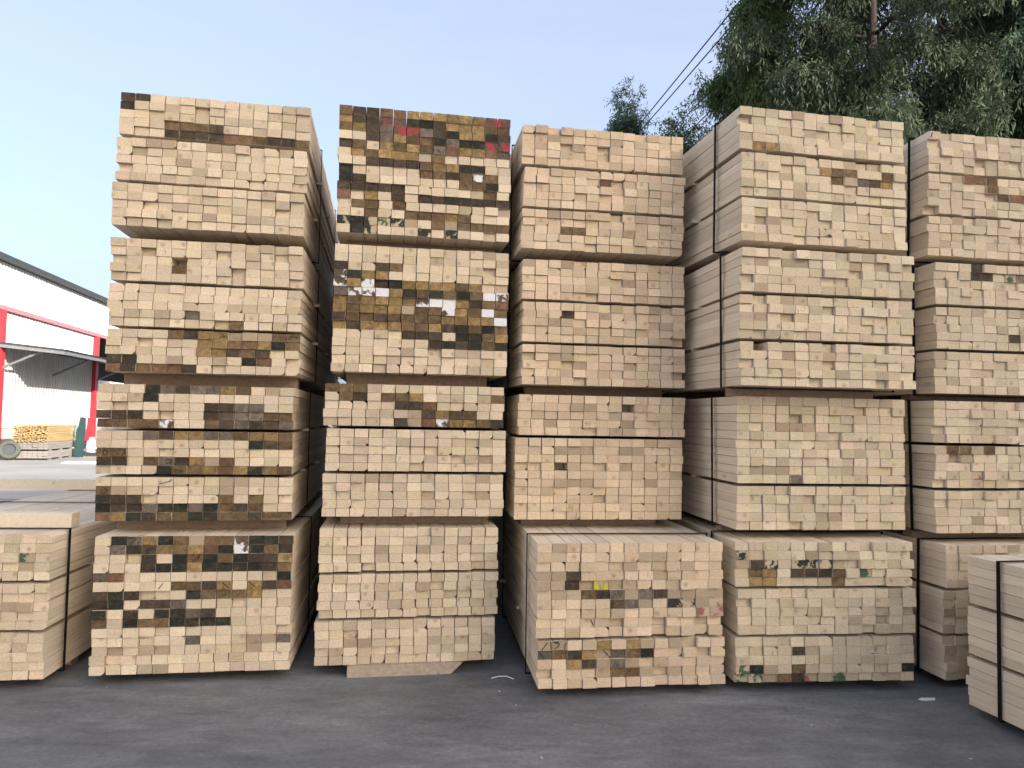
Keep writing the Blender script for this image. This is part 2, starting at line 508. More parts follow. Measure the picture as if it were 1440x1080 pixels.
# the low bundle at the right edge: its far lower left corner touches the ground at this pixel
_c = on_z(1363, 990, 0.05)
_a = R(11.5)
_n = _c + Vector((math.sin(_a), -math.cos(_a), 0)) * LEN + Vector((math.cos(_a), math.sin(_a), 0)) * 0.555
B['6a'] = (_n.x, _n.y, 11.5, 1.11, 0.815, 0.05, 0.05)

LABEL = {
    '0a': 'low pale timber bundle at the far left with a plank lying across its top',
    '1a': 'bottom bundle of the leftmost tall stack, upper half checkered with near-black ends',
    '1b': 'second bundle up in the leftmost tall stack, dark and ochre rows in all three layers',
    '1c': 'third bundle up in the leftmost tall stack, ochre and brown ends only near its bottom',
    '1d': 'top bundle of the leftmost tall stack, pale with a dark corner and one brown row',
    '2a': 'wholly pale bottom bundle of the second tall stack, propped on a tapered block',
    '2b': 'second bundle up in the second tall stack, a few brown ends in its top layer',
    '2c': 'third bundle up in the second tall stack, dark ends splashed with white paint',
    '2d': 'top bundle of the second tall stack, mostly dark ends with pink red paint',
    '3a': 'bottom bundle of the third stack, pushed forward, with a yellow paint spot',
    '3b': 'second bundle up in the third stack, pale, one thin layer above a thick one',
    '3c': 'third bundle up in the third stack, pale with a single dark brown end',
    '3d': 'top bundle of the third stack, pale with a single orange end',
    '4a': 'bottom bundle of the fourth stack with green and red paint along its lowest row',
    '4b': 'second bundle up in the fourth stack, strapped, thick layer above a thin one',
    '4c': 'third bundle up in the fourth stack, strapped, three pale layers of equal height',
    '4d': 'top bundle of the fourth stack, strapped, tan ends in its middle layer, below the trees',
    '5a': 'bottom bundle of the rightmost stack, half hidden behind the low bundle at the edge',
    '5b': 'second bundle up in the rightmost tall stack, brown ends in its middle layer',
    '5c': 'third bundle up in the rightmost tall stack, dark ends at its upper right',
    '5d': 'top bundle of the rightmost tall stack, a short reddish brown row in the middle',
    '6a': 'low strapped timber bundle at the right edge seen along its long side',
}
STRAPS = {'0a': (0.17, 1.5, 2.6), '3a': (0.27, 1.5, 2.6), '6a': (0.5, 1.5, 2.775), '3b': (0.42, 2.5), '3c': (0.42, 2.5), '3d': (0.36, 2.5)}
for c in '45':
    for tt, s in zip('abcd', (0.33, 0.28, 0.21, 0.29) if c == '4' else (0.20, 0.18, 0.15, 0.15)): STRAPS[c + tt] = (s, 1.5, 2.6)
for c in '12':
    for tt in 'abcd': STRAPS[c + tt] = (0.75, 2.3)


def strap_mesh(w, z0, h, lean, rng):
    """flat plastic band running round the whole bundle"""
    m = MB()
    o, th, wd = 0.006, 0.004, 0.022
    hw = w / 2 + 0.004
    loop = [(-hw - o, z0 - o), (hw + o, z0 - o), (hw + o, z0 + h + o), (-hw - o, z0 + h + o)]
    out = [(-hw - o - th, z0 - o - th), (hw + o + th, z0 - o - th), (hw + o + th, z0 + h + o + th), (-hw - o - th, z0 + h + o + th)]
    for i in range(4):
        j = (i + 1) % 4
        def P(q, dy): return (q[0], dy + lean * (q[1] - z0), q[1])
        m.hexa([P(loop[i], 0), P(loop[j], 0), P(loop[j], wd), P(loop[i], wd), P(out[i], 0), P(out[j], 0), P(out[j], wd), P(out[i], wd)])
    return m


BEAM_AT = {}


def bundle(key):
    x, y, a, w, h, b_, z = B[key]
    rng = random.Random(sum(ord(ch) * (i + 3) for i, ch in enumerate(key)))
    root = empty('timber_bundle', (x, y, z - b_), R(a))
    tag(root, LABEL[key], 'timber bundle', 'low bundles' if key in ('0a', '6a') else 'bundles in the tall stacks')
    groups = GROUPS.get(key, (5, 5, 5))
    gap = 0.018
    ng = len(groups)
    rh = (h - gap * (ng - 1)) / 15.0
    cw = w / 13.0
    sx, sz = cw / CW, rh / CH
    zt = b_ + h
    r = 0
    tone = {'3': (1.0, 0.95, 0.92), '4': (0.95, 0.96, 0.94), '5': (0.93, 0.93, 0.93), '1': (1.0, 1.0, 1.0)}.get(key[0], (1, 1, 1))
    gaps = []
    for gi, n in enumerate(groups):
        gshift = rng.gauss(0, 0.008)
        for _ in range(n):
            row = GRID[key].get(r, '.' * 13)
            zc = zt - rh / 2
            rshift = max(-0.011, min(0.011, gshift + rng.gauss(0, 0.004)))
            dshift = rng.gauss(0, 0.003)
            for c in range(13):
                code = row[c] if c < len(row) else '.'
                v = rng.randrange(12) if rng.random() < 0.92 or code not in '.t' else 12 + rng.randrange(5)
                o = bpy.data.objects.new('beam', BEAMS[v])
                COL.objects.link(o)
                o.parent = root
                dy = dshift + rng.gauss(0, 0.0045)
                q = rng.random()
                if code in '.t' and q < 0.08: dy += rng.uniform(0.008, 0.032)
                if code in '.t' and q > 0.96: dy -= rng.uniform(0.006, 0.014)
                if code == 'x': dy = 0.13
                dy = max(dy, -0.018)
                o.location = (-w / 2 + cw * (c + 0.5) + rshift + rng.uniform(-0.0006, 0.0006), dy, zc + (0 if v < 12 else 0.0))
                o.scale = (sx * (rng.uniform(0.98, 1.0) if rng.random() < 0.82 else rng.uniform(0.93, 0.97)), 1.0, sz)
                if code in '.x':
                    L = rng.choice(LIGHT); k = rng.uniform(0.86, 1.07) * (1.0 if rng.random() < 0.9 else rng.uniform(0.72, 0.9))
                    col = tuple(L[i] * k * tone[i] for i in range(3)); mat = M_END
                else:
                    col, mat = PAL[code]; k = rng.uniform(0.75, 1.25) if mat is M_STAIN else rng.uniform(0.92, 1.08)
                    col = tuple(ci * k for ci in col)
                o.color = (*col, 1.0)
                if mat is not M_END:
                    o.material_slots[1].link = 'OBJECT'
                    o.material_slots[1].material = mat
                BEAM_AT[(key, r, c)] = o
            zt -= rh
            r += 1
        if gi < ng - 1:
            gaps.append(zt - gap / 2)
            zt -= gap
    for zg in gaps:
        for ys in (0.62, 1.5, 2.45):
            m = MB()
            e0, e1 = rng.uniform(0.0, 0.05), rng.uniform(0.0, 0.05)
            m.box(-w / 2 - e0, w / 2 + e1, -0.02, 0.02, -gap / 2 + 0.0004, gap / 2 - 0.0004)
            m.build('spacer_stick', M_STICK, root, (0, ys + rng.uniform(-0.1, 0.1), zg))
    sb = (0.30, 1.5, 2.6)
    for i, ys in enumerate(sb):
        m = MB()
        e = rng.uniform(0.02, 0.10)
        if key == '2a' and i == 0:
            # block with a slanted end poking out in front
            m.hexa([(-0.36, -0.055, 0), (0.27, -0.055, 0), (0.30, 0.05, 0), (-0.36, 0.05, 0),
                    (-0.36, -0.055, b_ - 0.001), (0.34, -0.055, b_ - 0.001), (0.34, 0.05, b_ - 0.001), (-0.36, 0.05, b_ - 0.001)])
            m.build('bearer', M_BLOCK, root, (0.0, 0.03, 0))
            continue
        m.box(-w / 2 + e, w / 2 - rng.uniform(0.02, 0.12), -0.045, 0.045, 0, b_ - 0.0008)
        m.build('bearer', M_BEARER, root, (0, ys + (0.15 if key[1] == 'a' else 0) + rng.uniform(-0.06, 0.06), 0))
    for ys in STRAPS.get(key, ()):
        strap_mesh(w + 0.012, b_, h, rng.uniform(-0.03, 0.03), rng).build('strap', M_STRAP, root, (0, ys, 0))
    return root, (w, h, b_, cw, rh, gap, groups)


ROOT = {}
for key in LABEL:
    ROOT[key] = bundle(key)

# ink and pencil marks written on some of the ends (strokes in cell units, origin at the cell's lower left)
MARKS = [
    ('3a', 10, 0, [(0.25, 0.1), (0.62, 0.85)]), ('3a', 10, 0, [(0.92, 0.12), (0.86, 0.95)]),
    ('3a', 10, 1, [(0.10, 0.9), (0.05, 0.85), (0.42, 0.72), (0.38, 0.45), (0.12, 0.2)]), ('3a', 10, 1, [(0.10, 0.9), (0.40, 0.93)]),
    ('3a', 10, 1, [(0.82, 0.1), (0.84, 0.6), (0.95, 0.8)]),
    ('3a', 11, 0, [(0.15, 0.75), (0.40, 0.15)]), ('3a', 8, 3, [(0.75, 0.8), (0.95, 0.15)]), ('3a', 11, 4, [(0.55, 0.8), (0.85, 0.3)]),
    ('1a', 0, 2, [(0.15, 0.8), (0.45, 0.9), (0.62, 0.65), (0.40, 0.4), (0.30, 0.1)]), ('1a', 5, 8, [(0.35, 0.85), (0.8, 0.2)]),
    ('1a', 5, 10, [(0.1, 0.85), (0.6, 0.2)]), ('1a', 2, 6, [(0.35, 0.15), (0.8, 0.85), (0.7, 0.3)]), ('1a', 5, 4, [(0.2, 0.2), (0.5, 0.85)]),
    ('1b', 7, 0, [(0.5, 0.85), (0.75, 0.6), (0.7, 0.25), (0.5, 0.2), (0.45, 0.6), (0.55, 0.8)]),
    ('1b', 8, 4, [(0.5, 0.8), (0.85, 0.7), (0.8, 0.35), (0.5, 0.2), (0.45, 0.45)]), ('1b', 9, 5, [(0.2, 0.6), (0.7, 0.45), (0.5, 0.2)]),
    ('1b', 7, 1, [(0.7, 0.2), (0.9, 0.5), (0.8, 0.85)]), ('1c', 10, 12, [(0.15, 0.4), (0.4, 0.8), (0.85, 0.5)]), ('1c', 10, 7, [(0.4, 0.3), (0.8, 0.5), (0.5, 0.8)]),
    ('1b', 11, 0, [(0.6, 0.2), (0.85, 0.5), (0.6, 0.8)]), ('1b', 10, 4, [(0.1, 0.25), (0.8, 0.55), (0.9, 0.8)]), ('2d', 4, 7, [(0.3, 0.6), (0.6, 0.2)]),
    ('5d', 0, 0, [(0.1, 0.2), (0.2, 0.8)]),
]
for key, r, c, st in MARKS:
    root, (w, h, b_, cw, rh, gap, groups) = ROOT[key]
    bo = BEAM_AT[(key, r, c)]
    m = MB()
    hw = 0.0024
    pts = [Vector(((u - 0.5) * CW * 0.95, (v_ - 0.5) * CH * 0.95)) for u, v_ in st]
    for p, q in zip(pts[:-1], pts[1:]):
        d = (q - p).normalized(); nn = Vector((-d.y, d.x)) * hw; p = p - d * hw * 0.6; q = q + d * hw * 0.6
        m.prism([tuple(p + nn), tuple(p - nn), tuple(q - nn), tuple(q + nn)], lambda u, v_, dd: (u, dd, v_), -0.0040, -0.0032)
    mk = m.build('ink_mark', M_INK, bo)

# ---------------------------------------------------------------- loose planks lying on the low bundle at the left
def plank(px_r, py_r, ztop, length, label, th=0.085, dp=0.10, yaw=6.0):
    p = on_z(px_r, py_r, ztop)
    m = MB()
    m.box(-length, 0, 0, dp, 0.0006, th)
    o = m.build('loose_plank', M_PLANK, None, (p.x, p.y, ztop), (0, 0, R(yaw)))
    return tag(o, label, 'plank', 'planks on the low left bundle')


_x, _y, _a6, _w, _h, _b, _z = B['0a']
ZT = _z + _h + 0.007
plank(100, 742, ZT, 1.15, 'pale squared plank lying across the front of the low left bundle')
plank(152, 689, ZT, 1.05, 'pale yellow plank lying across the back of the low left bundle')

# ---------------------------------------------------------------- white factory shed at the left
M_CLAD = plain('white_cladding', (0.60, 0.61, 0.61), 0.45, 0.4, 0, 1.2, 0.05, (1, 1, 0.25))
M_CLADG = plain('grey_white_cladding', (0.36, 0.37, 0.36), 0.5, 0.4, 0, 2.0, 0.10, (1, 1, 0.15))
M_REDST = plain('red_steel', (0.42, 0.028, 0.036), 0.45, 0.4, 0, 3, 0.12)
M_PINK = plain('faded_red_steel', (0.48, 0.15, 0.17), 0.55, 0.3, 0, 3, 0.12)
M_DARK = plain('dark_steel', (0.035, 0.040, 0.042), 0.55, 0.3, 0, 5, 0.2)
M_STEEL = plain('grey_steel', (0.17, 0.17, 0.18), 0.5, 0.4, 0.2, 5, 0.12)
M_PLINTH = plain('cement_render', (0.33, 0.33, 0.32), 0.9, 0.2, 0, 2.5, 0.22)
M_ROOF = plain('roof_sheet', (0.22, 0.25, 0.28), 0.5, 0.3, 0.0, 2, 0.1)

SH_O, SH_A = Vector((-17.15, 24.0, 0)), R(10.5)
shed = empty('factory_shed', SH_O, SH_A)       # local: +y along the wall away from us, +x out of the wall
tag(shed, 'white clad factory shed with red steel frame and dark gutter at the left', 'building')


def ribbed(name, y0, y1, z0, z1, x, mat, parent, pitch=0.22, depth=0.028):
    m = MB()
    n = max(1, int(round((y1 - y0) / pitch)))
    p = (y1 - y0) / n
    prof = []
    for i in range(n):
        a = y0 + i * p
        prof += [(x, a), (x, a + p * 0.60), (x + depth, a + p * 0.70), (x + depth, a + p * 0.90)]
    prof.append((x, y1))
    k = len(prof)
    m.v = [(q[0], q[1], z0) for q in prof] + [(q[0], q[1], z1) for q in prof]
    for i in range(k - 1):
        m.f.append((i, i + 1, k + i + 1, k + i)); m.m.append(0)
    # backing
    n0 = len(m.v)
    m.box(x - 0.06, x - 0.004, y0, y1, z0, z1)
    return m.build(name, mat, parent)


def part(name, mat, parent, *boxes):
    m = MB()
    for b in boxes: m.box(*b)
    return m.build(name, mat, parent)


ribbed('wall_cladding', -58, 26, 5.10, 6.55, 0.0, M_CLAD, shed)
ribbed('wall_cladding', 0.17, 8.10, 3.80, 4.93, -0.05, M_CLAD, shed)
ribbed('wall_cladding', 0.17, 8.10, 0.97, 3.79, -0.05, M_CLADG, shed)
ribbed('wall_cladding', -58, -0.17, 0.97, 4.93, -0.05, M_CLAD, shed)  # run out of view, lengthened to bounce sunlight onto the stacks
ribbed('wall_cladding', 8.40, 16.0, 0.97, 3.05, -0.30, M_CLAD, shed)
ribbed('wall_cladding', 16.3, 26.0, 0.97, 4.93, -0.05, M_CLAD, shed)
part('plinth', M_PLINTH, shed, (-0.25, 0.02, -58, -0.17, 0, 0.96))
part('plinth', M_PLINTH, shed, (-0.25, 0.02, 0.17, 8.10, 0, 0.96))
part('plinth', M_PLINTH, shed, (-0.50, -0.23, 8.40, 26.0, 0, 0.96))
part('wall_beam', M_PINK, shed, (-0.12, 0.10, -58, 26, 4.94, 5.09))
for yc in (-56, -49.5, -41.25, -33, -24.75, -16.5, -8.25, 0.0, 8.25, 16.15):
    part('column', M_REDST, shed, (-0.2, 0.13, yc - 0.15, yc + 0.15, 0, 4.935))
part('gutter', M_DARK, shed, (-0.25, 0.28, -58, 26, 6.56, 6.74))
m = MB()
m.hexa([(-20, -58, 6.58), (-0.26, -58, 6.58), (-0.26, 26, 6.58), (-20, 26, 6.58), (-20, -58, 8.8), (-0.26, -58, 6.72), (-0.26, 26, 6.72), (-20, 26, 8.8)])
m.build('roof', M_ROOF, shed)
part('back_wall', M_CLADG, shed, (-20.2, -20.05, -58, 26, 0, 6.5))
part('end_wall', M_CLAD, shed, (-20, -0.2, 25.8, 26, 0, 6.5), (-20, -0.2, -58, -57.8, 0, 6.5))
# canopy
can = empty('canopy', (0, 0, 0)); can.parent = shed
m = MB()
m.hexa([(-0.04, -0.25, 3.80), (2.1, -0.25, 3.60), (2.1, 9.4, 3.60), (-0.04, 9.4, 3.80), (-0.04, -0.25, 3.86), (2.14, -0.25, 3.655), (2.14, 9.4, 3.655), (-0.04, 9.4, 3.86)])
COL.objects.unlink(can); bpy.data.objects.remove(can)
can = m.build('canopy', M_DARK, shed)
m = MB(); m.hexa([(0.0, -0.22, 3.68), (2.08, -0.22, 3.48), (2.08, -0.12, 3.48), (0.0, -0.12, 3.68), (0.0, -0.22, 3.797), (2.08, -0.22, 3.598), (2.08, -0.12, 3.598), (0.0, -0.12, 3.797)])
m.build('edge_channel', M_STEEL, can)
part('edge_channel', M_STEEL, can, (2.0, 2.09, -0.115, 9.3, 3.49, 3.592))
for yc in (0.05, 4.1, 8.3):
    m = MB(); m.tube([(0.02, yc, 2.95), (1.35, yc, 3.62)], [0.045, 0.045], 6)
    m.build('bracket', M_STEEL, can)

# ---------------------------------------------------------------- things along the shed wall
M_SLAT = side_material('yellow_slats', (0.56, 0.41, 0.20), (0.36, 0.24, 0.11))
M_GREYW = side_material('weathered_boards', (0.27, 0.245, 0.22), (0.17, 0.15, 0.135))
c0 = on_z(66.7, 647)
st = empty('slat_stack', (c0.x, c0.y, 0), SH_A)
tag(st, 'stack of rough yellow slats on two layers of grey weathered boards by the white wall', 'slat stack')
rng = random.Random(3)
W_, L_ = 1.05, 2.1
for zi in range(2):
    z0 = 0.05 + 0.285 * zi
    m = MB()
    for i in range(7):
        for j in range(3):
            x0 = -W_ + i * W_ / 7
            m.box(x0 + 0.004, x0 + W_ / 7 - 0.004, rng.uniform(-0.03, 0.03), L_ + rng.uniform(-0.03, 0.03), z0 + j * 0.078 + 0.002, z0 + j * 0.078 + 0.076)
    tag(m.build('board_layer', M_GREYW, st), 'grey weathered boards')
    for yy in (0.25, 1.05, 1.85):
        part('spacer_stick', M_GREYW, st, (-W_, 0.0, yy - 0.04, yy + 0.04, z0 - 0.049, z0 - 0.001))
m = MB()
for i in range(21):
    for j in range(15):
        x0 = -W_ + i * W_ / 21 + rng.uniform(-0.006, 0.006); z0 = 0.575 + j * 0.036
        if rng.random() < 0.10: continue
        a = rng.uniform(-0.2, 0.2)
        m.box(-0.019, 0.019, rng.uniform(-0.10, 0.05), L_ + rng.uniform(-0.05, 0.05), -0.012, 0.012, 0, Matrix.Translation((x0 + 0.025, 0, z0 + 0.018)) @ Matrix.Rotation(a, 4, 'Y'))
tag(m.build('slats', M_SLAT, st), 'rough yellow slats', kind='stuff')

# old tyre leaning on the plinth
M_RUB = plain('old_rubber', (0.075, 0.08, 0.07), 0.85, 0.2, 0, 14, 0.25)
c1 = on_z(12, 647)
m = MB()
prof = [(0.30, -0.07), (0.31, 0.07), (0.25, 0.10), (0.18, 0.09), (0.165, 0.05), (0.165, -0.05), (0.18, -0.09), (0.25, -0.10)]
seg = 28
for k in range(seg):
    an = 2 * math.pi * k / seg
    for r_, d_ in prof: m.v.append((r_ * math.cos(an), d_, r_ * math.sin(an)))
for k in range(seg):
    k2 = (k + 1) % seg
    for i in range(8):
        j = (i + 1) % 8
        m.f.append((k * 8 + i, k * 8 + j, k2 * 8 + j, k2 * 8 + i)); m.m.append(0)
ty = m.build('tyre', M_RUB, None, (c1.x, c1.y, 0.325), (R(-14), 0, R(30)), True)
tag(ty, 'old grey tyre leaning beside the slat stack', 'tyre')
m = MB(); m.tube([(0, -0.03, 0), (0, 0.03, 0)], [0.166, 0.166], 20); m.build('rim', M_DARK, ty)

# green and red uprights on a pile of dark channels
M_GRN = plain('dark_green_paint', (0.016, 0.045, 0.043), 0.5, 0.4, 0, 4, 0.2)
c2 = on_z(104, 641)
pile = empty('channel_pile', (c2.x, c2.y, 0), SH_A)
tag(pile, 'low pile of dark steel channels between slat stack and tall timber stack', 'steel pile')
for i, (zz, hh) in enumerate(((0.0, 0.13), (0.15, 0.11), (0.28, 0.15))):
    m = MB()
    y0 = 0.05 * i
    m.box(-0.05, 1.0, y0, y0 + 1.3, zz, zz + 0.02); m.box(-0.05, 0.0, y0, y0 + 1.3, zz + 0.02, zz + hh); m.box(0.95, 1.0, y0, y0 + 1.3, zz + 0.02, zz + hh)
    m.box(-0.06, 1.01, y0 + 0.0, y0 + 0.08, zz + 0.021, zz + hh)
    m.build('channel', M_DARK if i != 1 else M_STEEL, pile)


def upright(name, px, py, outline, th, mat, label, cat, y):
    p = at_y(px, py, y)
    m = MB()
    m.prism(outline, lambda u, v, d: (u, d, v), 0, th)
    bv = m.build(name, mat, None, (p.x, p.y, 0), (0, 0, R(12)))
    return tag(bv, label, cat)


s25 = 25.2 / F_PX
upright('green_guard', 103.5, 640, [(0, 0), (0.24, 0), (0.28, 0.85), (0.27, 1.36), (0.16, 1.38), (0.10, 1.05), (0.05, 0.95), (0.02, 0.4)], 0.18, M_GRN,
        'dark green tapered machine guard standing behind the slat stack', 'machine part', 25.0)
upright('red_guard', 116.5, 640, [(0, 0), (0.2, 0), (0.22, 0.9), (0.20, 1.36), (0.11, 1.36), (0.09, 1.0), (0.01, 0.75)], 0.14, M_REDST,
        'red tapered machine guard standing beside the dark green one', 'machine part', 26.3)
M_SACK = plain('white_sack', (0.72, 0.72, 0.72), 0.8, 0.2, 0, 8, 0.08)
m = MB()
for i, (zz, rr) in enumerate(((0.0, 0.13), (0.04, 0.19), (0.3, 0.20), (0.5, 0.17), (0.60, 0.08), (0.66, 0.10))):
    for k in range(12):
        an = 2 * math.pi * k / 12
        m.v.append((rr * math.cos(an) * (1 + 0.08 * math.sin(3 * an + i)), rr * 0.7 * math.sin(an), zz))
for i in range(5):
    for k in range(12):
        k2 = (k + 1) % 12
        m.f.append((i * 12 + k, i * 12 + k2, i * 12 + 12 + k2, i * 12 + 12 + k)); m.m.append(0)
m.f.append(tuple(range(12))[::-1]); m.m.append(0)
m.f.append(tuple(range(60, 72))); m.m.append(0)
pk = at_y(128, 640, 26.0)
tag(m.build('sack', M_SACK, None, (pk.x, pk.y, 0), None, True), 'small white sack beside the red machine guard', 'sack')
for (px, py, lx, ly, rz, lab) in ((86, 652, 2.4, 0.45, 9, 'thin pale board lying flat on the ground in front of the slat stack'),
                                  (112, 645, 1.3, 0.35, 3, 'thin grey board lying flat by the steel channels')):
    p = on_z(px, py)
    m = MB(); m.box(0, lx, 0, ly, 0.0005, 0.025); m.box(0.05, lx - 0.05, 0.04, ly - 0.04, 0.0255, 0.05)
    tag(m.build('flat_board', M_GREYW if 'grey' in lab else M_SACK, None, (p.x, p.y, 0), (0, 0, R(rz))), lab, 'board')

# ---------------------------------------------------------------- tall block added on the sun side, out of view, to shade the yard
SB = 36.0
fb = empty('unseen_shade_block', (0.78 * SB + 8.06, -0.62 * SB + 10.14, 0), SUN_AZ * -1 + math.pi)      # local -y... towards the yard
tag(fb, 'tall pale block added out of view to shade the yard', 'building')
M_RENDER = plain('pale_render', (0.66, 0.66, 0.64), 0.8, 0.2, 0, 1.5, 0.08)  # pale, so the added block bounces light back
M_GLASS = plain('window_glass', (0.05, 0.06, 0.07), 0.12, 0.5, 0, 1, 0.05)
BW, BD, BH = 36.0, 12.0, 16.6
part('wall', M_RENDER, fb, (-BW / 2, BW / 2, -BD, 0, 0, BH))
part('roof', M_ROOF, fb, (-BW / 2 - 0.3, BW / 2 + 0.3, -BD - 0.3, 0.3, BH + 0.001, BH + 0.3))
for fl in range(5):
    for k in range(9):
        xc = -BW / 2 + 4 * k + 2
        wn = part('window', M_GLASS, fb, (xc - 1.1, xc + 1.1, 0.002, 0.04, 1.0 + 3.2 * fl, 2.7 + 3.2 * fl))
        part('sill', M_PLINTH, wn, (xc - 1.25, xc + 1.25, 0.002, 0.15, 0.88 + 3.2 * fl, 0.998 + 3.2 * fl))

# ---------------------------------------------------------------- trees
def leaf_material(name, ca, cb, cc):
    m, t, b = newmat(name, 0.8, 0.12)
    at = N(t, 'ShaderNodeAttribute'); at.attribute_name = 'tint'
    rp = N(t, 'ShaderNodeValToRGB')
    e = rp.color_ramp.elements
    e[0].color = (*ca, 1); e[1].color = (*cb, 1)
    e2 = rp.color_ramp.elements.new(0.93); e2.color = (*cb, 1)
    e[1].position = 0.75
    rp.color_ramp.elements[-1].position = 0.90
    e3 = rp.color_ramp.elements.new(1.0); e3.color = (*cc, 1)
    t.links.new(at.outputs['Fac'], rp.inputs[0])
    t.links.new(rp.outputs[0], b.inputs['Base Color'])
    tr = N(t, 'ShaderNodeBsdfTranslucent')
    t.links.new(rp.outputs[0], tr.inputs[0])
    ms = N(t, 'ShaderNodeMixShader'); ms.inputs[0].default_value = 0.25
    t.links.new(b.outputs[0], ms.inputs[1]); t.links.new(tr.outputs[0], ms.inputs[2])
    t.links.new(ms.outputs[0], t.nodes['Material Output'].inputs[0])
    return m


M_LEAF_D = leaf_material('dark_foliage', (0.039, 0.055, 0.034), (0.095, 0.121, 0.071), (0.150, 0.119, 0.073))
M_LEAF_G = leaf_material('bright_foliage', (0.046, 0.078, 0.032), (0.109, 0.157, 0.061), (0.126, 0.150, 0.073))
M_LEAF_B = leaf_material('bluish_foliage', (0.041, 0.070, 0.049), (0.086, 0.138, 0.091), (0.138, 0.119, 0.073))
M_BARK = plain('bark', (0.042, 0.033, 0.030), 0.9, 0.1, 0, 9, 0.35, (3, 3, 0.5))
M_BARKP = plain('pale_bark', (0.20, 0.155, 0.115), 0.9, 0.1, 0, 9, 0.3, (3, 3, 0.5))


def tree(seed, base, H, spread, label, leafmat, barkmat=None, crown_from=0.25, strands=1500, droop=1.0, lw=0.030, ll=0.14, trunk_r=0.20, group='trees behind the timber stacks', name='tree', taper=0.35, trunk_f=0.93):
    rs = np.random.RandomState(seed); rng = random.Random(seed)
    root = empty(name, base, rng.uniform(0, 6.28) * 0)
    tag(root, label, 'tree', group)
    tm = MB()
    top = Vector((rng.uniform(-0.4, 0.4), rng.uniform(-0.4, 0.4), H))
    tr = []
    nseg = 10
    for i in range(nseg + 1):
        f = i / nseg
        tr.append(Vector((top.x * f + 0.12 * math.sin(3 * f + seed), top.y * f + 0.12 * math.cos(4 * f + seed) - 0.12 * math.cos(seed), H * f * trunk_f)))
    tm.tube(tr, [trunk_r * (1 - 0.92 * i / nseg) + 0.012 for i in range(nseg + 1)], 8)
    tips = []
    nl = 30
    for k in range(nl):
        f = crown_from + (0.97 - crown_from) * (k + rng.random()) / nl
        i = min(int(f * nseg), nseg - 1); p = tr[i].lerp(tr[i + 1], f * nseg - i)
        an = k * 2.399 + rng.uniform(-0.5, 0.5)
        g_ = (f - crown_from) / (1 - crown_from)
        rr = spread * (1.0 - (1 - taper) * g_ ** 1.4) * rng.uniform(0.65, 1.05) * (0.6 + 0.4 * min(1, g_ * 4))
        d = Vector((math.cos(an), math.sin(an), 0))
        rise = rng.uniform(0.25, 0.7) * rr
        pts = []
        for s in range(6):
            q = s / 5
            pts.append(p + d * rr * q + Vector((rng.uniform(-0.1, 0.1), rng.uniform(-0.1, 0.1), rise * q - 0.45 * droop * rr * q * q * 0.8)))
        r0 = max(0.025, trunk_r * (1 - f) * 0.55)
        tm.tube(pts, [r0 * (1 - 0.85 * s / 5) + 0.006 for s in range(6)], 5)
        for s in range(1, 6):
            for _ in range(2):
                a2 = an + rng.uniform(-1.3, 1.3)
                l2 = rr * rng.uniform(0.18, 0.42)
                e = pts[s] + Vector((math.cos(a2), math.sin(a2), rng.uniform(-0.2, 0.5))) * l2
                tm.tube([pts[s], (pts[s] + e) / 2 + Vector((0, 0, 0.08)), e], [0.016, 0.011, 0.004], 4, 0, False)
                tips.append((pts[s], e))
        tips.append((pts[4], pts[5]))
    for _ in range(8 if taper < 0.2 else 3): tips.append((tr[-2], tr[-1] + Vector((rng.gauss(0, 0.1), rng.gauss(0, 0.1), rng.uniform(0.3, 0.9)))))
    tm.build('trunk', barkmat or M_BARK, root, smooth=True)
    # hanging sprays of narrow leaves
    nleaf = 24
    live = [i for i in range(len(tips)) if rng.random() < 0.72 or i >= len(tips) - 8]
    ttint = [rng.random() for _ in tips]
    P = np.zeros((strands, nleaf, 3)); T = np.zeros((strands, nleaf))
    D = np.zeros((strands, nleaf, 3))
    for s in range(strands):
        ti = live[rng.randrange(len(live))]; a_, b2 = tips[ti]
        o = a_.lerp(b2, rng.uniform(0.2, 1.05)) + Vector((rng.gauss(0, 0.19), rng.gauss(0, 0.19), rng.gauss(0, 0.17)))
        ln = rng.uniform(0.25, 0.85)
        out = Vector((rng.gauss(0, 1), rng.gauss(0, 1), rng.uniform(-0.1, 0.8))).normalized()
        u = np.linspace(0, 1, nleaf)
        pos = np.array(o)[None, :] + np.outer(u * ln * 0.55, np.array(out)) + np.outer(u ** 1.6 * ln * droop * 0.9, np.array([0, 0, -1.0]))
        pos += rs.normal(0, 0.06, pos.shape)
        P[s] = pos
        d = np.array(out)[None, :] * (0.5 - 0.3 * u[:, None]) + np.array([0, 0, -1.0])[None, :] * (0.35 + droop * u[:, None]) + rs.normal(0, 0.45, pos.shape)
        D[s] = d / np.linalg.norm(d, axis=1)[:, None]
        T[s] = np.clip((0.6 * ttint[ti] + 0.4 * rng.random()) * 0.97 + rs.normal(0, 0.07, nleaf), 0, 1)
    P = P.reshape(-1, 3); D = D.reshape(-1, 3); T = T.reshape(-1)
    n = len(P)
    side = np.cross(D, rs.normal(0, 1, (n, 3))); side /= np.linalg.norm(side, axis=1)[:, None] + 1e-9
    L = (ll * rs.uniform(0.6, 1.3, n))[:, None]; Wd = (lw * rs.uniform(0.6, 1.3, n))[:, None]
    V = np.stack([P, P + D * L * 0.45 + side * Wd * 0.5, P + D * L, P + D * L * 0.45 - side * Wd * 0.5], 1).reshape(-1, 3)
    me = bpy.data.meshes.new('crown')
    me.vertices.add(4 * n); me.vertices.foreach_set('co', V.ravel().astype(np.float32))
    me.loops.add(4 * n); me.loops.foreach_set('vertex_index', np.arange(4 * n, dtype=np.int32))
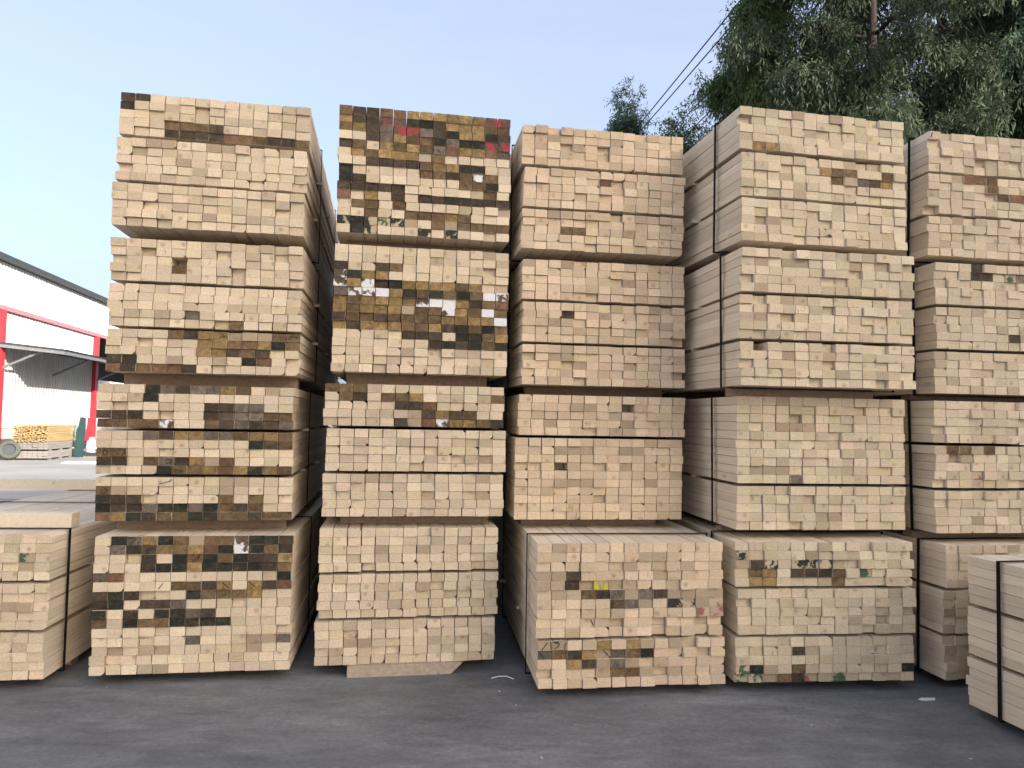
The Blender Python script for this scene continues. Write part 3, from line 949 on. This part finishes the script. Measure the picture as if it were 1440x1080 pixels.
    me.polygons.add(n); me.polygons.foreach_set('loop_start', np.arange(0, 4 * n, 4, dtype=np.int32))
    me.materials.append(leafmat)
    at = me.attributes.new('tint', 'FLOAT', 'FACE'); at.data.foreach_set('value', T.astype(np.float32))
    me.update(); me.validate()
    obj('crown', me, root)
    return root


tree(11, (5.85, 17.2, 0), 13.6, 1.9, 'feathery bright green tree, leftmost of the big trees behind the stacks', M_LEAF_G, strands=4400, taper=0.22)
tree(12, (7.6, 15.6, 0), 16.0, 3.0, 'dark drooping tree with a brown trunk behind the fourth stack', M_LEAF_D, strands=5200, taper=0.6, trunk_r=0.26, lw=0.034, ll=0.155)
tree(13, (10.2, 17.4, 0), 17.0, 3.2, 'dark tree with a thin pale trunk between fourth and rightmost stack', M_LEAF_D, M_BARKP, strands=4600, taper=0.6, trunk_r=0.16, lw=0.034, ll=0.155)
tree(14, (12.3, 15.4, 0), 15.5, 2.9, 'bluish green tree with broad hanging foliage above the rightmost stack', M_LEAF_B, strands=4200, lw=0.042, ll=0.18, taper=0.6)
tree(15, (5.0, 19.2, 0), 10.2, 2.0, 'low bushy green tree below the overhead wires', M_LEAF_G, strands=1800, taper=0.4, droop=0.6)
tree(16, (3.45, 22.0, 0), 13.2, 1.2, 'slim far tree whose tip shows above the third stack', M_LEAF_B, strands=2200, taper=0.10, droop=0.5, trunk_f=0.86)
tree(17, (9.0, 22.0, 0), 15.0, 3.6, 'dark tree standing behind the brown trunked one', M_LEAF_D, strands=2600, taper=0.7, lw=0.045, ll=0.18)
tree(18, (14.6, 21.0, 0), 15.5, 3.8, 'dark tree farthest right at the picture edge', M_LEAF_D, strands=4200, taper=0.7, lw=0.045, ll=0.18)

# ---------------------------------------------------------------- poles and overhead wires
M_POLE = plain('pole_concrete', (0.36, 0.35, 0.33), 0.85, 0.2, 0, 6, 0.1)
M_WIRE = plain('black_cable', (0.012, 0.012, 0.013), 0.6, 0.3)


def wire_pt(px, py, y):
    return at_y(px, py, y)


YF = 29.0
ends = [(887, 190, 1026, 0), (892, 194, 1043, 0), (925, 206, 1098, 0), (942, 212, 1136, 0)]
far, near = [], []
for (x0, y0, x1, y1) in ends:
    A = at_y(x0, y0, YF)
    d = ray(x1, y1)
    t_ = (A.z + 0.35 - CAM_H) / d.z
    Bp = Vector((0, 0, CAM_H)) + d * t_
    dirv = (Bp - A); dirv.z = 0
    k = (YF + 14.0) / -dirv.y
    E_ = A + dirv * k
    E_.z = A.z + 0.2
    far.append(A); near.append(E_)
WL = ['leftmost', 'second', 'third', 'rightmost']
for i in range(4):
    A, E_ = far[i], near[i]
    pts = []
    for s in range(25):
        u = s / 24
        p = A.lerp(E_, u); p.z += 0.5 * 4 * u * (1 - u) * (-0.3)
        pts.append(p)
    m = MB(); m.tube(pts, [0.022] * 25, 6)
    tag(m.build('overhead_wire', M_WIRE), '%s of the four thin black overhead wires running up to the top edge' % WL[i], 'wire', 'overhead wires')


def pole(pl, label):
    c = sum((Vector(p) for p in pl), Vector()) / 4
    root = empty('utility_pole', (c.x, c.y, 0), 0)
    tag(root, label, 'utility pole', 'utility poles')
    m = MB(); m.tube([(0, 0.12, 0), (0, 0.12, c.z + 0.3)], [0.17, 0.10], 12); m.build('shaft', M_POLE, root, smooth=True)
    xs = [p[0] - c.x for p in pl]; zlo = min(p[2] for p in pl)
    m = MB(); m.box(min(xs) - 0.15, max(xs) + 0.15, -0.05, 0.015, zlo - 0.35, zlo - 0.25); m.build('crossarm', M_STEEL, root)
    for p in pl:
        m = MB(); m.tube([(p[0] - c.x, p[1] - c.y, zlo - 0.25), (p[0] - c.x, p[1] - c.y, p[2] - 0.012)], [0.03, 0.045], 8); m.build('insulator', M_SACK, root)


pole(far, 'concrete pole behind the third stack carrying the overhead wires')
pole(near, 'concrete pole behind the viewpoint carrying the overhead wires')

# ---------------------------------------------------------------- litter on the asphalt
p = on_z(1303, 984)
m = MB(); m.prism([(-0.05, 0), (-0.02, 0.018), (0.06, 0.012), (0.045, -0.012), (-0.03, -0.016)], lambda u, v, d: (u, v, d), 0.001, 0.006)
tag(m.build('paper_scrap', M_SACK, None, (p.x, p.y, 0), (0, 0, 0.1)), 'small white paper scrap on the asphalt before the rightmost stack', 'litter')
p = on_z(705, 955)
m = MB(); m.tube([(-0.06, 0.0, 0.004), (-0.02, 0.012, 0.012), (0.03, 0.012, 0.014), (0.075, -0.004, 0.004)], [0.003] * 4, 5)
tag(m.build('strap_offcut', M_SACK, None, (p.x, p.y, 0)), 'thin pale curved strap offcut between second and third stack', 'litter')
m = MB(); rng = random.Random(8)
for i in range(14):
    x_ = rng.uniform(-4.2, 4.2); y_ = rng.choice((rng.gauss(4.1, 0.25), rng.uniform(2.6, 4.4)))
    s_ = rng.uniform(0.002, 0.007)
    m.box(-s_ * 1.6, s_ * 1.6, -s_ * 0.5, s_ * 0.5, 0.0006, 0.003, 0, Matrix.Translation((x_, y_, 0)) @ Matrix.Rotation(rng.uniform(0, 3.1), 4, 'Z'))
tag(m.build('wood_chips', M_STICK), 'small pale wood chips scattered on the asphalt before the stacks', 'wood chips', kind='stuff')
